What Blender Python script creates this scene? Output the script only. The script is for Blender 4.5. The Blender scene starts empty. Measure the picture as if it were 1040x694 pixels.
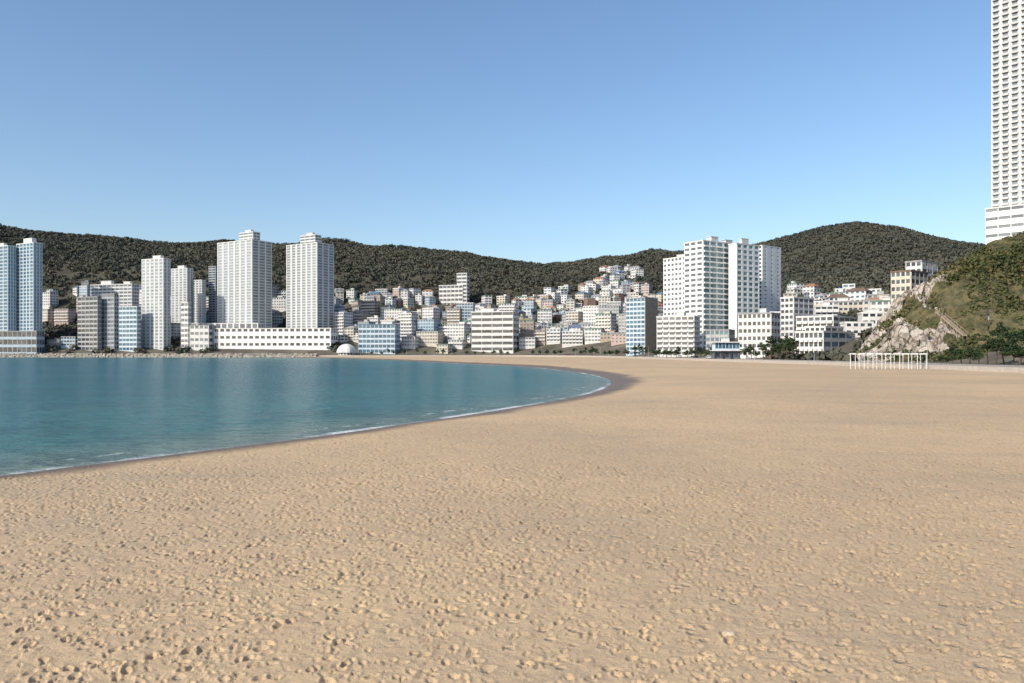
import bpy, bmesh, math, random
import numpy as np
from collections import defaultdict
from mathutils import Vector
random.seed(7); rng=np.random.default_rng(7)
F=809.; HX=520.; HY=357.; EYE=5.
R=math.radians
scene=bpy.context.scene; col=scene.collection
# ---------------------------------------------------------------- light, sky, camera
az=(-.74,-.67); el=R(33)
sun=bpy.data.lights.new('sun','SUN'); sun.energy=4.4; sun.angle=R(.5); sun.color=(1,.93,.82)
so=bpy.data.objects.new('sun',sun); col.objects.link(so)
n_=math.hypot(*az); to=Vector((az[0]/n_*math.cos(el),az[1]/n_*math.cos(el),math.sin(el)))
so.rotation_euler=to.to_track_quat('Z','Y').to_euler()
wd=bpy.data.worlds.new('World'); scene.world=wd; wd.use_nodes=True; t=wd.node_tree
sky=t.nodes.new('ShaderNodeTexSky'); sky.sky_type='NISHITA'; sky.sun_disc=False; sky.sun_elevation=el; sky.sun_rotation=math.atan2(az[0],az[1])%(2*math.pi)
sky.air_density=1.; sky.dust_density=1.4; sky.ozone_density=2.2
hs=t.nodes.new('ShaderNodeHueSaturation'); hs.inputs['Saturation'].default_value=1.08; hs.inputs['Value'].default_value=1.18
bg=t.nodes['Background']; bg.inputs['Strength'].default_value=.15; t.links.new(sky.outputs[0],hs.inputs['Color']); t.links.new(hs.outputs[0],bg.inputs[0])
cam=bpy.data.cameras.new('camera'); cam.sensor_width=36; cam.lens=36*F/1040; cam.shift_y=10/1040; cam.clip_end=6000; cam.clip_start=.1
cobj=bpy.data.objects.new('camera',cam); col.objects.link(cobj); cobj.location=(0,0,EYE); cobj.rotation_euler=(R(90),0,0)
scene.camera=cobj
scene.view_settings.view_transform='Standard'; scene.view_settings.look='None'; scene.view_settings.exposure=0
# ---------------------------------------------------------------- materials
def nt(name):
    m=bpy.data.materials.new(name); m.use_nodes=True
    t=m.node_tree; b=t.nodes['Principled BSDF']
    return m,t,b
def N(t,typ,**kw):
    n=t.nodes.new(typ)
    for k,v in kw.items(): setattr(n,k,v)
    return n
def mix(t,fac,a,b,mode='MIX'):
    n=N(t,'ShaderNodeMix',data_type='RGBA',blend_type=mode)
    for i,s in ((0,fac),(6,a),(7,b)):
        if isinstance(s,bpy.types.NodeSocket): t.links.new(s,n.inputs[i])
        elif isinstance(s,(int,float)): n.inputs[i].default_value=s
        else: n.inputs[i].default_value=(*s,1)
    return n.outputs[2]
def noise(t,scale,detail=4,rough=.55,vec=None):
    n=N(t,'ShaderNodeTexNoise'); n.inputs['Scale'].default_value=scale
    n.inputs['Detail'].default_value=detail; n.inputs['Roughness'].default_value=rough
    if vec is not None: t.links.new(vec,n.inputs['Vector'])
    return n.outputs[0]
def maprange(t,v,a,b,c=0,d=1):
    n=N(t,'ShaderNodeMapRange',interpolation_type='SMOOTHSTEP'); t.links.new(v,n.inputs[0])
    for i,x in enumerate((a,b,c,d)): n.inputs[1+i].default_value=x
    return n.outputs[0]
def math_(t,op,a,b=None):
    n=N(t,'ShaderNodeMath',operation=op)
    for i,s in enumerate((a,b)):
        if s is None: continue
        if isinstance(s,bpy.types.NodeSocket): t.links.new(s,n.inputs[i])
        else: n.inputs[i].default_value=s
    return n.outputs[0]
def objco(t): return N(t,'ShaderNodeTexCoord').outputs['Object']
def attr(t,name): return N(t,'ShaderNodeAttribute',attribute_name=name).outputs['Fac']
def bump(t,b,h,dist,strength=1,prev=None):
    n=N(t,'ShaderNodeBump'); n.inputs['Distance'].default_value=dist; n.inputs['Strength'].default_value=strength
    t.links.new(h,n.inputs['Height'])
    if prev is not None: t.links.new(prev,n.inputs['Normal'])
    t.links.new(n.outputs[0],b.inputs['Normal']); return n.outputs[0]
def mat(name,c,rough=.75,var=.18,scale=.35,spec=.25,metal=0.):
    m,t,b=nt(name); co=objco(t)
    f=maprange(t,noise(t,scale,5,.6,co),.3,.7)
    o=mix(t,f,[x*(1-var) for x in c],[min(1,x*(1+var*.4)) for x in c])
    t.links.new(o,b.inputs['Base Color']); b.inputs['Roughness'].default_value=rough
    b.inputs['Specular IOR Level'].default_value=spec; b.inputs['Metallic'].default_value=metal
    return m
def glassmat(name,c1,c2,rough=.12):
    m,t,b=nt(name)
    r=N(t,'ShaderNodeObjectInfo').outputs['Random']
    f=math_(t,'FRACT',math_(t,'ADD',r,noise(t,.35,1,.5,objco(t))))
    t.links.new(mix(t,f,c1,c2),b.inputs['Base Color'])
    b.inputs['Roughness'].default_value=rough; b.inputs['Specular IOR Level'].default_value=.6
    return m
W=dict(
 white=mat('white_wall',(.66,.645,.62)), cream=mat('cream_wall',(.60,.54,.45)), grey=mat('grey_wall',(.42,.42,.41)),
 pink=mat('pink_wall',(.52,.41,.36)), tan=mat('tan_wall',(.42,.34,.26)), blue=mat('pale_blue_wall',(.42,.50,.56)),
 brick=mat('red_brick_wall',(.28,.165,.12)), dark=mat('dark_grey_wall',(.13,.14,.16)),
 aptwhite=mat('apartment_white',(.61,.61,.59),var=.1), aptgrey=mat('apartment_grey',(.36,.38,.40),var=.12), bright=mat('bright_white_wall',(.76,.76,.74),var=.08),
 band=mat('grey_spandrel',(.40,.43,.46),var=.1), bandlight=mat('light_spandrel',(.50,.51,.51),var=.1),
 bluewhite=mat('blue_white_panel',(.53,.61,.67),var=.1), beige=mat('beige_panel',(.58,.53,.45),var=.1))
RF=dict(
 green=mat('green_roof_paint',(.13,.21,.15)), grey=mat('grey_roof',(.30,.30,.30)), orange=mat('orange_roof_tiles',(.33,.17,.10)),
 blue=mat('blue_roof',(.12,.18,.27)), brown=mat('brown_roof',(.17,.12,.09)), white=mat('white_roof',(.64,.63,.60)))
G=dict(dark=glassmat('dark_window_glass',(.02,.027,.037),(.10,.12,.14)), blue=glassmat('blue_window_glass',(.03,.08,.13),(.10,.20,.27),.08),
 grey=glassmat('grey_window_glass',(.09,.105,.12),(.23,.255,.27),.2), pale=glassmat('pale_window_glass',(.16,.19,.21),(.34,.38,.40),.2),
 teal=glassmat('teal_window_glass',(.08,.17,.19),(.26,.39,.41),.15))
M_metal=mat('white_metal',(.74,.74,.72),.4,var=.06); M_dmetal=mat('dark_metal',(.06,.06,.065),.5); M_steel=mat('grey_steel',(.35,.36,.37),.4)
M_bark=mat('bark',(.09,.06,.04),.9); M_wood=mat('weathered_wood',(.34,.28,.21),.8)
M_tankb=mat('blue_tank',(.05,.16,.42),.4); M_tanky=mat('yellow_tank',(.50,.36,.04),.4)
M_tyre=mat('tyre_rubber',(.02,.02,.02),.8); M_pave=mat('paving',(.42,.38,.33),.85,scale=1.5); M_asph=mat('asphalt',(.055,.055,.06),.9,scale=1.)
M_line=mat('road_paint',(.72,.72,.70)); M_ground=mat('town_ground',(.14,.125,.095),.95,scale=.06,var=.45)
M_hill=mat('hill_soil',(.075,.070,.050),.95,scale=.04,var=.4)
def leafmat(name,ca,cb,cc):
    m,t,b=nt(name); a=attr(t,'tint')
    o=mix(t,maprange(t,a,0,.6),ca,cb); o=mix(t,maprange(t,a,.6,1),o,cc)
    t.links.new(o,b.inputs['Base Color']); b.inputs['Roughness'].default_value=.8; b.inputs['Specular IOR Level'].default_value=.15
    return m
M_forest=leafmat('hazed_hill_wood_foliage',(.060,.068,.056),(.090,.090,.068),(.130,.110,.084))  # distance haze painted into the leaf colours as a slight bluish lightening
M_pine=leafmat('pine_foliage',(.018,.034,.016),(.045,.070,.028),(.085,.10,.04))
M_shrub=leafmat('hill_shrub_foliage',(.038,.050,.020),(.080,.088,.035),(.155,.125,.06))
# ---------------------------------------------------------------- tagging
def tag(o,label=None,cat=None,group=None,kind=None):
    if label: o['label']=label
    if cat: o['category']=cat
    if group: o['group']=group
    if kind: o['kind']=kind
    return o
def obj(name,me,parent=None,loc=(0,0,0),rz=0):
    o=bpy.data.objects.new(name,me); col.objects.link(o); o.location=loc; o.rotation_euler=(0,0,rz)
    if parent: o.parent=parent
    return o
def empty(name,loc,rz=0):
    o=bpy.data.objects.new(name,None); col.objects.link(o); o.location=loc; o.rotation_euler=(0,0,rz); o.empty_display_size=.5
    return o
def ordn(n):
    w=['first','second','third','fourth','fifth','sixth','seventh','eighth','ninth','tenth','eleventh','twelfth']
    return w[n-1] if n<=12 else f'{n}'+('th' if 10<n%100<14 else {1:'st',2:'nd',3:'rd'}.get(n%10,'th'))
LAB=defaultdict(list)
def later(o,base,x): LAB[base].append((x,o))
def flush_labels():
    for base,l in LAB.items():
        l.sort(key=lambda a:a[0])
        for i,(x,o) in enumerate(l):
            o['label']=base if len(l)==1 else f'{base}, {ordn(i+1)} from left'
# ---------------------------------------------------------------- mesh helpers
BOXF=[(0,3,2,1),(4,5,6,7),(0,1,5,4),(1,2,6,5),(2,3,7,6),(3,0,4,7)]
class MB:
    def __init__(s): s.v=[]; s.f=[]
    def add(s,v,f):
        k=len(s.v); s.v+=[tuple(float(c) for c in p) for p in v]; s.f+=[tuple(int(k+i) for i in q) for q in f]
    def box(s,x0,x1,y0,y1,z0,z1):
        s.add([(x0,y0,z0),(x1,y0,z0),(x1,y1,z0),(x0,y1,z0),(x0,y0,z1),(x1,y0,z1),(x1,y1,z1),(x0,y1,z1)],BOXF)
    def prism(s,pts,z0,z1):
        n=len(pts); s.add([(p[0],p[1],z0) for p in pts]+[(p[0],p[1],z1) for p in pts],
          [tuple(range(n-1,-1,-1)),tuple(range(n,2*n))]+[(i,(i+1)%n,n+(i+1)%n,n+i) for i in range(n)])
    def fbox(s,O,u,n,u0,u1,n0,n1,z0,z1):
        P=lambda a,b:(O[0]+u[0]*a+n[0]*b,O[1]+u[1]*a+n[1]*b)
        s.prism([P(u0,n1),P(u1,n1),P(u1,n0),P(u0,n0)],z0,z1)
    def tube(s,p0,p1,r0,r1,k=6):
        a=np.array(p0,float); b=np.array(p1,float); d=b-a; d/=np.linalg.norm(d)+1e-9
        h=np.array((1,0,0)) if abs(d[2])>.8 else np.array((0,0,1)); e=np.cross(d,h); e/=np.linalg.norm(e); g=np.cross(d,e)
        v=[]
        for c,r in ((a,r0),(b,r1)):
            for i in range(k):
                t=2*math.pi*i/k; v.append(tuple(c+r*(math.cos(t)*e+math.sin(t)*g)))
        s.add(v,[(i,(i+1)%k,k+(i+1)%k,k+i) for i in range(k)]+[tuple(range(k-1,-1,-1)),tuple(range(k,2*k))])
    def mesh(s,name,m):
        A=np.array(s.v); assert np.isfinite(A).all() and max(max(f) for f in s.f)<len(s.v),name
        me=bpy.data.meshes.new(name); me.from_pydata(s.v,[],s.f); me.materials.append(m); me.update(); return me
    def build(s,name,m,parent=None,loc=(0,0,0)): return obj(name,s.mesh(name,m),parent,loc)
def np_mesh(name,V,Q,m,attrs=None,smooth=False):
    me=bpy.data.meshes.new(name); n=len(V); q=len(Q)
    V=np.ascontiguousarray(V,dtype=np.float32); Q=np.ascontiguousarray(Q,dtype=np.int32)
    assert np.isfinite(V).all() and Q.max()<n, name
    me.vertices.add(n); me.loops.add(4*q); me.polygons.add(q)
    me.vertices.foreach_set('co',V.ravel()); me.loops.foreach_set('vertex_index',Q.ravel())
    me.polygons.foreach_set('loop_start',np.arange(q,dtype=np.int32)*4)
    me.update(calc_edges=True)
    if smooth: me.shade_smooth()
    else: me.shade_flat()
    for k,a in (attrs or {}).items():
        at=me.attributes.new(k,'FLOAT','POINT'); at.data.foreach_set('value',np.ascontiguousarray(a,dtype=np.float32).ravel())
    me.materials.append(m); return me
def grid_quads(nr,nc,keep=None):
    i=np.arange(nr-1)[:,None]*nc+np.arange(nc-1)[None,:]
    Q=np.stack([i,i+1,i+1+nc,i+nc],-1).reshape(-1,4)
    return Q if keep is None else Q[keep.reshape(-1)]
def leaf_quads(C,rad,n,size,r,tint,jit=.16):
    k=len(C); d=r.normal(size=(k,n,3)); d/=np.linalg.norm(d,axis=2,keepdims=True)
    rr=r.uniform(.35,1,(k,n,1))**.5
    P=C[:,None,:]+d*rr*rad[:,None,:]
    nrm=d+r.normal(size=(k,n,3))*.7; nrm/=np.linalg.norm(nrm,axis=2,keepdims=True)
    h=r.normal(size=(k,n,3)); e=np.cross(nrm,h); e/=np.linalg.norm(e,axis=2,keepdims=True); g=np.cross(nrm,e)
    s=size*r.uniform(.6,1.3,(k,n,1))
    V=np.stack([P-e*s-g*s*.7,P+e*s-g*s*.5,P+e*s*.8+g*s*.7,P-e*s*.7+g*s],2).reshape(-1,3)
    T=np.repeat(np.clip(tint[:,None]+r.normal(size=(k,n))*jit,0,1).reshape(-1),4)
    return V,np.arange(len(V)).reshape(-1,4),T
def vnoise(x,y,seed=0):
    xi=np.floor(x).astype(np.int64); yi=np.floor(y).astype(np.int64); fx=x-xi; fy=y-yi
    fx=fx*fx*(3-2*fx); fy=fy*fy*(3-2*fy)
    def h(a,b):
        n=(a*374761393+b*668265263+seed*1442695041)&0xffffffff
        n=((n^(n>>13))*1274126177)&0xffffffff
        return ((n^(n>>16))&0xffff)/65535.
    return (h(xi,yi)*(1-fx)+h(xi+1,yi)*fx)*(1-fy)+(h(xi,yi+1)*(1-fx)+h(xi+1,yi+1)*fx)*fy
def sstep(a,b,x):
    t=np.clip((x-a)/(b-a),0,1); return t*t*(3-2*t)
def smooth_poly(P,step):
    P=np.array(P,float); out=[]
    E=np.vstack([2*P[0]-P[1],P,2*P[-1]-P[-2]])
    for i in range(len(P)-1):
        a,b,c,d=E[i:i+4]; n=max(1,int(np.linalg.norm(c-b)/step))
        L=np.linalg.norm(c-b); tb=(c-a)/(np.linalg.norm(c-a)+1e-9)*L; tc=(d-b)/(np.linalg.norm(d-b)+1e-9)*L
        for k in range(n):
            t=k/n; out.append((2*t**3-3*t*t+1)*b+(t**3-2*t*t+t)*tb+(-2*t**3+3*t*t)*c+(t**3-t*t)*tc)
    out.append(P[-1]); return np.array(out)
def polydist(x,y,poly):
    x=np.asarray(x,float).ravel(); y=np.asarray(y,float).ravel(); best=np.full(x.shape,1e18); sg=np.ones(x.shape)
    for a,b in zip(poly[:-1],poly[1:]):
        d=b-a; t=np.clip(((x-a[0])*d[0]+(y-a[1])*d[1])/(d@d),0,1)
        ex=x-a[0]-t*d[0]; ey=y-a[1]-t*d[1]; q=ex*ex+ey*ey
        m=q<best-1e-9; best[m]=q[m]; sg[m]=np.where((d[0]*ey-d[1]*ex)[m]<0,1,-1)
    return np.sqrt(best)*sg
SHORE=smooth_poly([(-260,-130),(-60,12),(-24.7,38),(-14.7,54),(-2,79.6),(11,113),(19.5,156),(21,202),(17,243),(7.5,303),(-18,373),(-80,539),(-154,693),(-185,752),(-235,770),(-514,790),(-1700,865)],14)
PROM=smooth_poly([(128,-250),(122,60),(119,184),(116,270),(111,324),(98,426),(86,560),(66,690),(10,765),(-90,778),(-190,780),(-514,802),(-1700,878)],20)
# ---------------------------------------------------------------- terrain
RID=np.array([(-300,232),(-80,226),(0,231),(40,240),(100,244),(150,248),(200,251),(240,248),(290,254),(340,248),(400,254),(450,259),(500,266),(550,273),(580,272),(620,264),(660,259),(690,259),(730,264),(770,251),(800,242),(830,235),(860,231),(890,235),(920,243),(960,251),(1000,258),(1060,266),(1200,282),(1500,290)],float)
RIDX=(RID[:,0]-HX)/F*1400; RIDZ=EYE+(HY-RID[:,1])/F*1400
def terrain(x,y,d=None):
    x=np.asarray(x,float); y=np.asarray(y,float); sh=x.shape
    if d is None: d=polydist(x,y,PROM).reshape(sh)
    h=np.minimum(1+.3*np.maximum(0,d-40),85)
    rz=np.interp(x,RIDX,RIDZ)+ (vnoise(x/40,y/40,3)-.5)*8
    s=sstep(930,1400,y)
    h=h*(1-s)+rz*s
    h=np.where(y>1400,rz-(y-1400)*.25,h)
    return h+18*np.exp(-((x-270)/45)**2-((y-405)/60)**2)*sstep(30,80,d)
HPX=np.array([120,136,141,147,153,163,171,175,188,200,212,260,340.]); HPZ=np.array([0,0,3,9,16,25,31,35,43,49,52.5,60,66])
def hx_(x,y): return x-np.maximum(0,y-330)*.62
def rocky(x,y):
    p=np.interp(hx_(x,y),HPX,HPZ); yf=np.interp(x,[128,150,175,200,340],[306,284,268,256,236])
    c=np.where(y<330,sstep(0,1,(y-yf)/(330-yf))**.75,1-.15*(y-330)/100)
    return np.where((x<128)|(x>340)|(y>430)|(y<yf),-5,p*c)
def rockmask(X,Y,Z):
    xm=X-(Y-330)*.52
    return np.clip(sstep(186,171,xm+(vnoise(X/7,Y/7,21)-.5)*20)*(1-.5*sstep(.82,1.0,Z/np.maximum(np.interp(hx_(X,Y),HPX,HPZ),1))*sstep(156,170,xm))*(1-.8*sstep(.64,.76,vnoise(X/7+3,Y/7+Z/7,22))),0,1)
def ground(x,y): return float(max(terrain(np.array([x]),np.array([y]))[0],rocky(np.array([x],float),np.array([y],float))[0]))
COLS={}
def cast(px,py,rock=True):
    key=(round(px),rock)
    if key not in COLS:
        Y=np.arange(150.,1398,2.); X=(key[0]-HX)/F*Y; z=terrain(X,Y)
        if rock: z=np.maximum(z,rocky(X,Y))
        COLS[key]=(Y,z)
    Y,z=COLS[key]
    hit=np.nonzero(z>=EYE+(HY-py)/F*Y)[0]
    if not len(hit): return None
    i=hit[0]; return (px-HX)/F*float(Y[i]),float(Y[i]),float(z[i])
xs=np.arange(-1650,1400,6.); ys=np.concatenate([np.arange(-100,1100,6.),np.arange(1100,2300,14.)])
X,Y=np.meshgrid(xs,ys); D=polydist(X,Y,PROM).reshape(X.shape)
Z=np.where(D<7,-4,terrain(X,Y,D)); k=(D>-12)
keep=k[:-1,:-1]|k[1:,1:]
kq=(Y<=1000)[:-1,:-1]
V=np.stack([X,Y,Z],-1).reshape(-1,3)
def compact(V,Q):
    u,inv=np.unique(Q,return_inverse=True); return V[u],inv.reshape(Q.shape),u
for nm,kk,m in (('town_ground',keep&kq,M_ground),('hills',keep&~kq,M_hill)):
    v,q,_=compact(V,grid_quads(*X.shape,kk)); tag(obj(nm,np_mesh(nm,v,q,m,smooth=True)),kind='structure')
nrm=np.gradient(PROM,axis=0); nrm/=np.linalg.norm(nrm,axis=1,keepdims=True); nrm=np.stack([nrm[:,1],-nrm[:,0]],1)
def strip(nm,d0,d1,z,zb,m):
    a=PROM+nrm*d0; b=PROM+nrm*d1; n=len(PROM); mb=MB()
    v=[(*p,zb) for p in a]+[(*p,z) for p in a]+[(*p,z) for p in b]+[(*p,zb) for p in b]
    mb.add(v,[(r*n+i,(r+1)*n+i,(r+1)*n+i+1,r*n+i+1) for r in range(3) for i in range(n-1)])
    return tag(mb.build(nm,m),kind='structure')
strip('promenade',0,6,1.2,-5,M_pave); strip('road',6,13,1.08,.4,M_asph); strip('pavement',13,18,1.2,.4,M_pave)
strip('road_marking',9.4,9.6,1.088,1.084,M_line)
# ---------------------------------------------------------------- sand
m_sand,t,b=nt('sand'); co=objco(t); sh=attr(t,'shore')
mps=N(t,'ShaderNodeMapping'); mps.inputs['Scale'].default_value=(.4,1,1); mps.inputs['Rotation'].default_value=(0,0,.25); t.links.new(co,mps.inputs['Vector'])
c=mix(t,maprange(t,noise(t,.035,4,.6,co),.35,.65),(.595,.430,.258),(.505,.372,.235))
c=mix(t,maprange(t,noise(t,.12,6,.7,mps.outputs[0]),.48,.68,0,.5),c,(.43,.335,.235))
c=mix(t,maprange(t,noise(t,.9,5,.65,co),.45,.75,0,.4),c,(.39,.285,.185))
c=mix(t,maprange(t,noise(t,5.5,5,.75,co),.54,.70,0,.5),c,(.30,.215,.14))
c=mix(t,maprange(t,noise(t,26,3,.7,co),.52,.70,0,.7),c,(.24,.172,.112))
c=mix(t,maprange(t,noise(t,11,3,.7,co),.60,.75,0,.55),c,(.70,.56,.40))
vor=N(t,'ShaderNodeTexVoronoi'); vor.inputs['Scale'].default_value=2.3; t.links.new(co,vor.inputs['Vector'])
wd_n=math_(t,'ADD',sh,math_(t,'MULTIPLY',math_(t,'SUBTRACT',noise(t,.12,3,.5,co),.5),6))
wet=maprange(t,wd_n,3.0,7.0,1,0)
c=mix(t,wet,c,(.17,.12,.078)); t.links.new(c,b.inputs['Base Color'])
b.inputs['Specular IOR Level'].default_value=.15
t.links.new(maprange(t,wet,0,1,.95,.45),b.inputs['Roughness'])
dim=math_(t,'MULTIPLY',math_(t,'MULTIPLY',maprange(t,vor.outputs['Distance'],.10,.28,-1,0),maprange(t,noise(t,.6,4,.6,co),.38,.55)),maprange(t,wet,0,.6,1,0))
p=bump(t,b,noise(t,2.6,6,.75,co),.10,.32); p=bump(t,b,dim,.06,.75,p); p=bump(t,b,noise(t,9,5,.7,co),.045,.7,p); bump(t,b,noise(t,45,3,.65,co),.012,.8,p)
rows=np.concatenate([np.linspace(-80,7.5,12),8*np.exp(np.arange(0,math.log(95/8),.0038)),95*np.exp(np.arange(0.012,math.log(1010/95),.014))])
NC=780
u=np.concatenate([np.linspace(-2.2,-.74,30),np.linspace(-.735,.735,NC),np.linspace(.74,2.2,30)])
wdt=np.maximum(rows,11); X=u[None,:]*wdt[:,None]; Y=np.repeat(rows[:,None],len(u),1)
Ds=polydist(X,Y,SHORE).reshape(X.shape)
Z=np.where(Ds>0,-1+1.0*(1-np.exp(-np.maximum(Ds,0)/5.5)),np.maximum(-1+Ds*.14,-7))
fade=sstep(.5,4,Ds)
Z+=fade*((vnoise(X/9,Y/9,1)-.5)*.16+(vnoise(X/2.3,Y/2.3,2)-.5)*.05*(Y<140)+((vnoise(X/.5,Y/.5,4)-.5)*.016+(vnoise(X/.15,Y/.15,5)-.5)*.024)*(Y<98))
du=.735*2/(NC-1)
def dent(cx,cy,ang,ra,rb,dep):
    w=ra*2.3
    r0=np.searchsorted(rows,cy-w); r1=np.searchsorted(rows,cy+w)
    c0=30+int((max(-.73,(cx-w)/max(cy,11))+.735)/du)-1; c1=30+int((min(.73,(cx+w)/max(cy,11))+.735)/du)+2
    if r1<=r0 or c1<=c0: return
    xx=X[r0:r1,c0:c1]-cx; yy=Y[r0:r1,c0:c1]-cy; ca,sa=math.cos(ang),math.sin(ang)
    q=((xx*ca+yy*sa)/ra)**2+((-xx*sa+yy*ca)/rb)**2
    Z[r0:r1,c0:c1]+=fade[r0:r1,c0:c1]*dep*(-np.exp(-q*q*q)+.4*np.exp(-((np.sqrt(q)-1.4)/.33)**2))
cyv=np.sqrt(rng.uniform(9**2,98**2,80000)); near=np.sqrt(rng.uniform(9**2,36**2,17000)); cyv=np.concatenate([cyv,near]); cxv=rng.uniform(-.72,.72,len(cyv))*cyv
okd=vnoise(cxv/3,cyv/3,9)*.5+vnoise(cxv/12,cyv/12,10)*.5>rng.uniform(.1,.8,len(cyv))
for cx,cy in zip(cxv[okd].tolist(),cyv[okd].tolist()):
    s=random.choice([random.uniform(.4,.75),random.uniform(.6,1.15)]); dent(cx,cy,random.uniform(0,math.pi),.10*s,.056*s*random.uniform(.8,1.25),random.uniform(.022,.062)*max(.6,s))
for _ in range(140):
    cy=math.sqrt(random.uniform(9**2,90**2)); cx=random.uniform(-.7,.7)*cy; a=random.uniform(0,2*math.pi)
    for k in range(random.randint(12,45)):
        a+=random.gauss(0,.06); st_=random.uniform(.58,.76); cx+=st_*math.cos(a); cy+=st_*math.sin(a); o=.11*(-1)**k
        if cy<8.5 or cy>98 or abs(cx)>.72*cy: break
        dent(cx-o*math.sin(a),cy+o*math.cos(a),a,.12,.055,random.uniform(.035,.07))
V=np.stack([X,Y,Z],-1).reshape(-1,3)
tag(obj('sand_beach',np_mesh('sand_beach',V,grid_quads(*X.shape),m_sand,{'shore':Ds.reshape(-1)},True)),kind='structure')
# ---------------------------------------------------------------- sea
m_sea,t,b=nt('sea_water'); co=objco(t); sh=attr(t,'shore')
c=mix(t,maprange(t,sh,0,14),(.17,.22,.17),(.042,.165,.155)); c=mix(t,maprange(t,sh,8,90),c,(.012,.102,.110)); c=mix(t,maprange(t,sh,60,400),c,(.016,.104,.134))
mp=N(t,'ShaderNodeMapping'); mp.inputs['Scale'].default_value=(.35,1.,1); t.links.new(co,mp.inputs['Vector'])
c=mix(t,maprange(t,noise(t,.02,6,.65,mp.outputs[0]),.4,.65,0,.55),c,(.030,.155,.168))
c=mix(t,maprange(t,noise(t,.09,5,.7,mp.outputs[0]),.45,.68,0,.4),c,(.008,.066,.080))
c=mix(t,maprange(t,noise(t,.9,5,.7,mp.outputs[0]),.45,.65,0,.6),c,(.006,.058,.070))
n1=noise(t,.09,3,.5,co); n2=noise(t,1.4,4,.6,co)
w1=math_(t,'ADD',sh,math_(t,'MULTIPLY',n2,-2.0))
gate=maprange(t,n1,.45,.60)
foam=math_(t,'MULTIPLY',maprange(t,w1,-.6,.25,1,0),math_(t,'ADD',math_(t,'MULTIPLY',gate,.8),.06))
w2=math_(t,'ABSOLUTE',math_(t,'SUBTRACT',math_(t,'ADD',sh,math_(t,'MULTIPLY',n1,-9)),-1.6))
foam=math_(t,'MAXIMUM',foam,math_(t,'MULTIPLY',math_(t,'MULTIPLY',maprange(t,w2,.1,.45,.8,0),maprange(t,n2,.5,.66)),gate))
c=mix(t,foam,c,(.80,.82,.82)); t.links.new(c,b.inputs['Base Color'])
b.inputs['Specular IOR Level'].default_value=.2
t.links.new(maprange(t,foam,0,1,.24,.9),b.inputs['Roughness'])
mp2=N(t,'ShaderNodeMapping'); mp2.inputs['Scale'].default_value=(.5,1.2,1); mp2.inputs['Rotation'].default_value=(0,0,.35); t.links.new(co,mp2.inputs['Vector'])
p=bump(t,b,noise(t,.45,5,.68,mp2.outputs[0]),1.2,1.); bump(t,b,noise(t,2.,4,.6,mp2.outputs[0]),.3,1.,p)
rows2=np.concatenate([np.linspace(-150,18,30),20*np.exp(np.arange(0,math.log(880/20),.0075))]); u2=np.concatenate([np.linspace(-2.6,-.74,40),np.linspace(-.735,.3,330)])
X=u2[None,:]*np.maximum(rows2,20)[:,None]; Y=np.repeat(rows2[:,None],len(u2),1)
X[rows2<18]*=4
D2=polydist(X,Y,SHORE).reshape(X.shape); Zs=-1+.05*(vnoise(X/1.7,Y/.9,11)-.5)*(Y<150)*sstep(0,3,-D2)
k=D2<2.5; keep=k[:-1,:-1]|k[1:,1:]
v,q,uu=compact(np.stack([X,Y,Zs],-1).reshape(-1,3),grid_quads(*X.shape,keep))
tag(obj('sea',np_mesh('sea',v,q,m_sea,{'shore':-D2.reshape(-1)[uu]},True)),kind='structure')
# ---------------------------------------------------------------- breakwater rubble
m_rub=mat('rubble_stone',(.42,.38,.32),.9,scale=.8,var=.4)
left=PROM[(PROM[:,0]<-185)&(PROM[:,0]>-800)]
pl=len(left); prof=[(-16,-3.5),(-5,1.6),(-2,1.9),(-.2,1.6)]
nl=np.gradient(left,axis=0); nl/=np.linalg.norm(nl,axis=1,keepdims=True); nl=np.stack([nl[:,1],-nl[:,0]],1)
mb=MB(); v=[]
for d,z in prof: v+=[(p[0]+n[0]*d,p[1]+n[1]*d,z) for p,n in zip(left,nl)]
mb.add(v,[(r*pl+i,(r+1)*pl+i,(r+1)*pl+i+1,r*pl+i+1) for r in range(3) for i in range(pl-1)])
tag(mb.build('breakwater',m_rub),kind='structure')
mb=MB()
def stone(mb,c,s,r=random):
    v=[]
    for x,y,z in ((-1,-1,-1),(1,-1,-1),(1,1,-1),(-1,1,-1),(-1,-1,1),(1,-1,1),(1,1,1),(-1,1,1)):
        v.append((c[0]+x*s*r.uniform(.4,1.1),c[1]+y*s*r.uniform(.4,1.1),c[2]+z*s*r.uniform(.35,.9)))
    mb.add(v,BOXF)
for i in range(pl-1):
    for _ in range(60):
        f=random.random(); d=random.uniform(-13,-1); p=left[i]*(1-f)+left[i+1]*f+nl[i]*d
        stone(mb,(p[0],p[1],float(np.interp(d,[a for a,_ in prof],[z for _,z in prof]))+.2),random.uniform(.6,1.6))
tag(mb.build('rubble',m_rub),'heap of beige armour stones along the foot of the seawall','rubble',kind='stuff')
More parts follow.
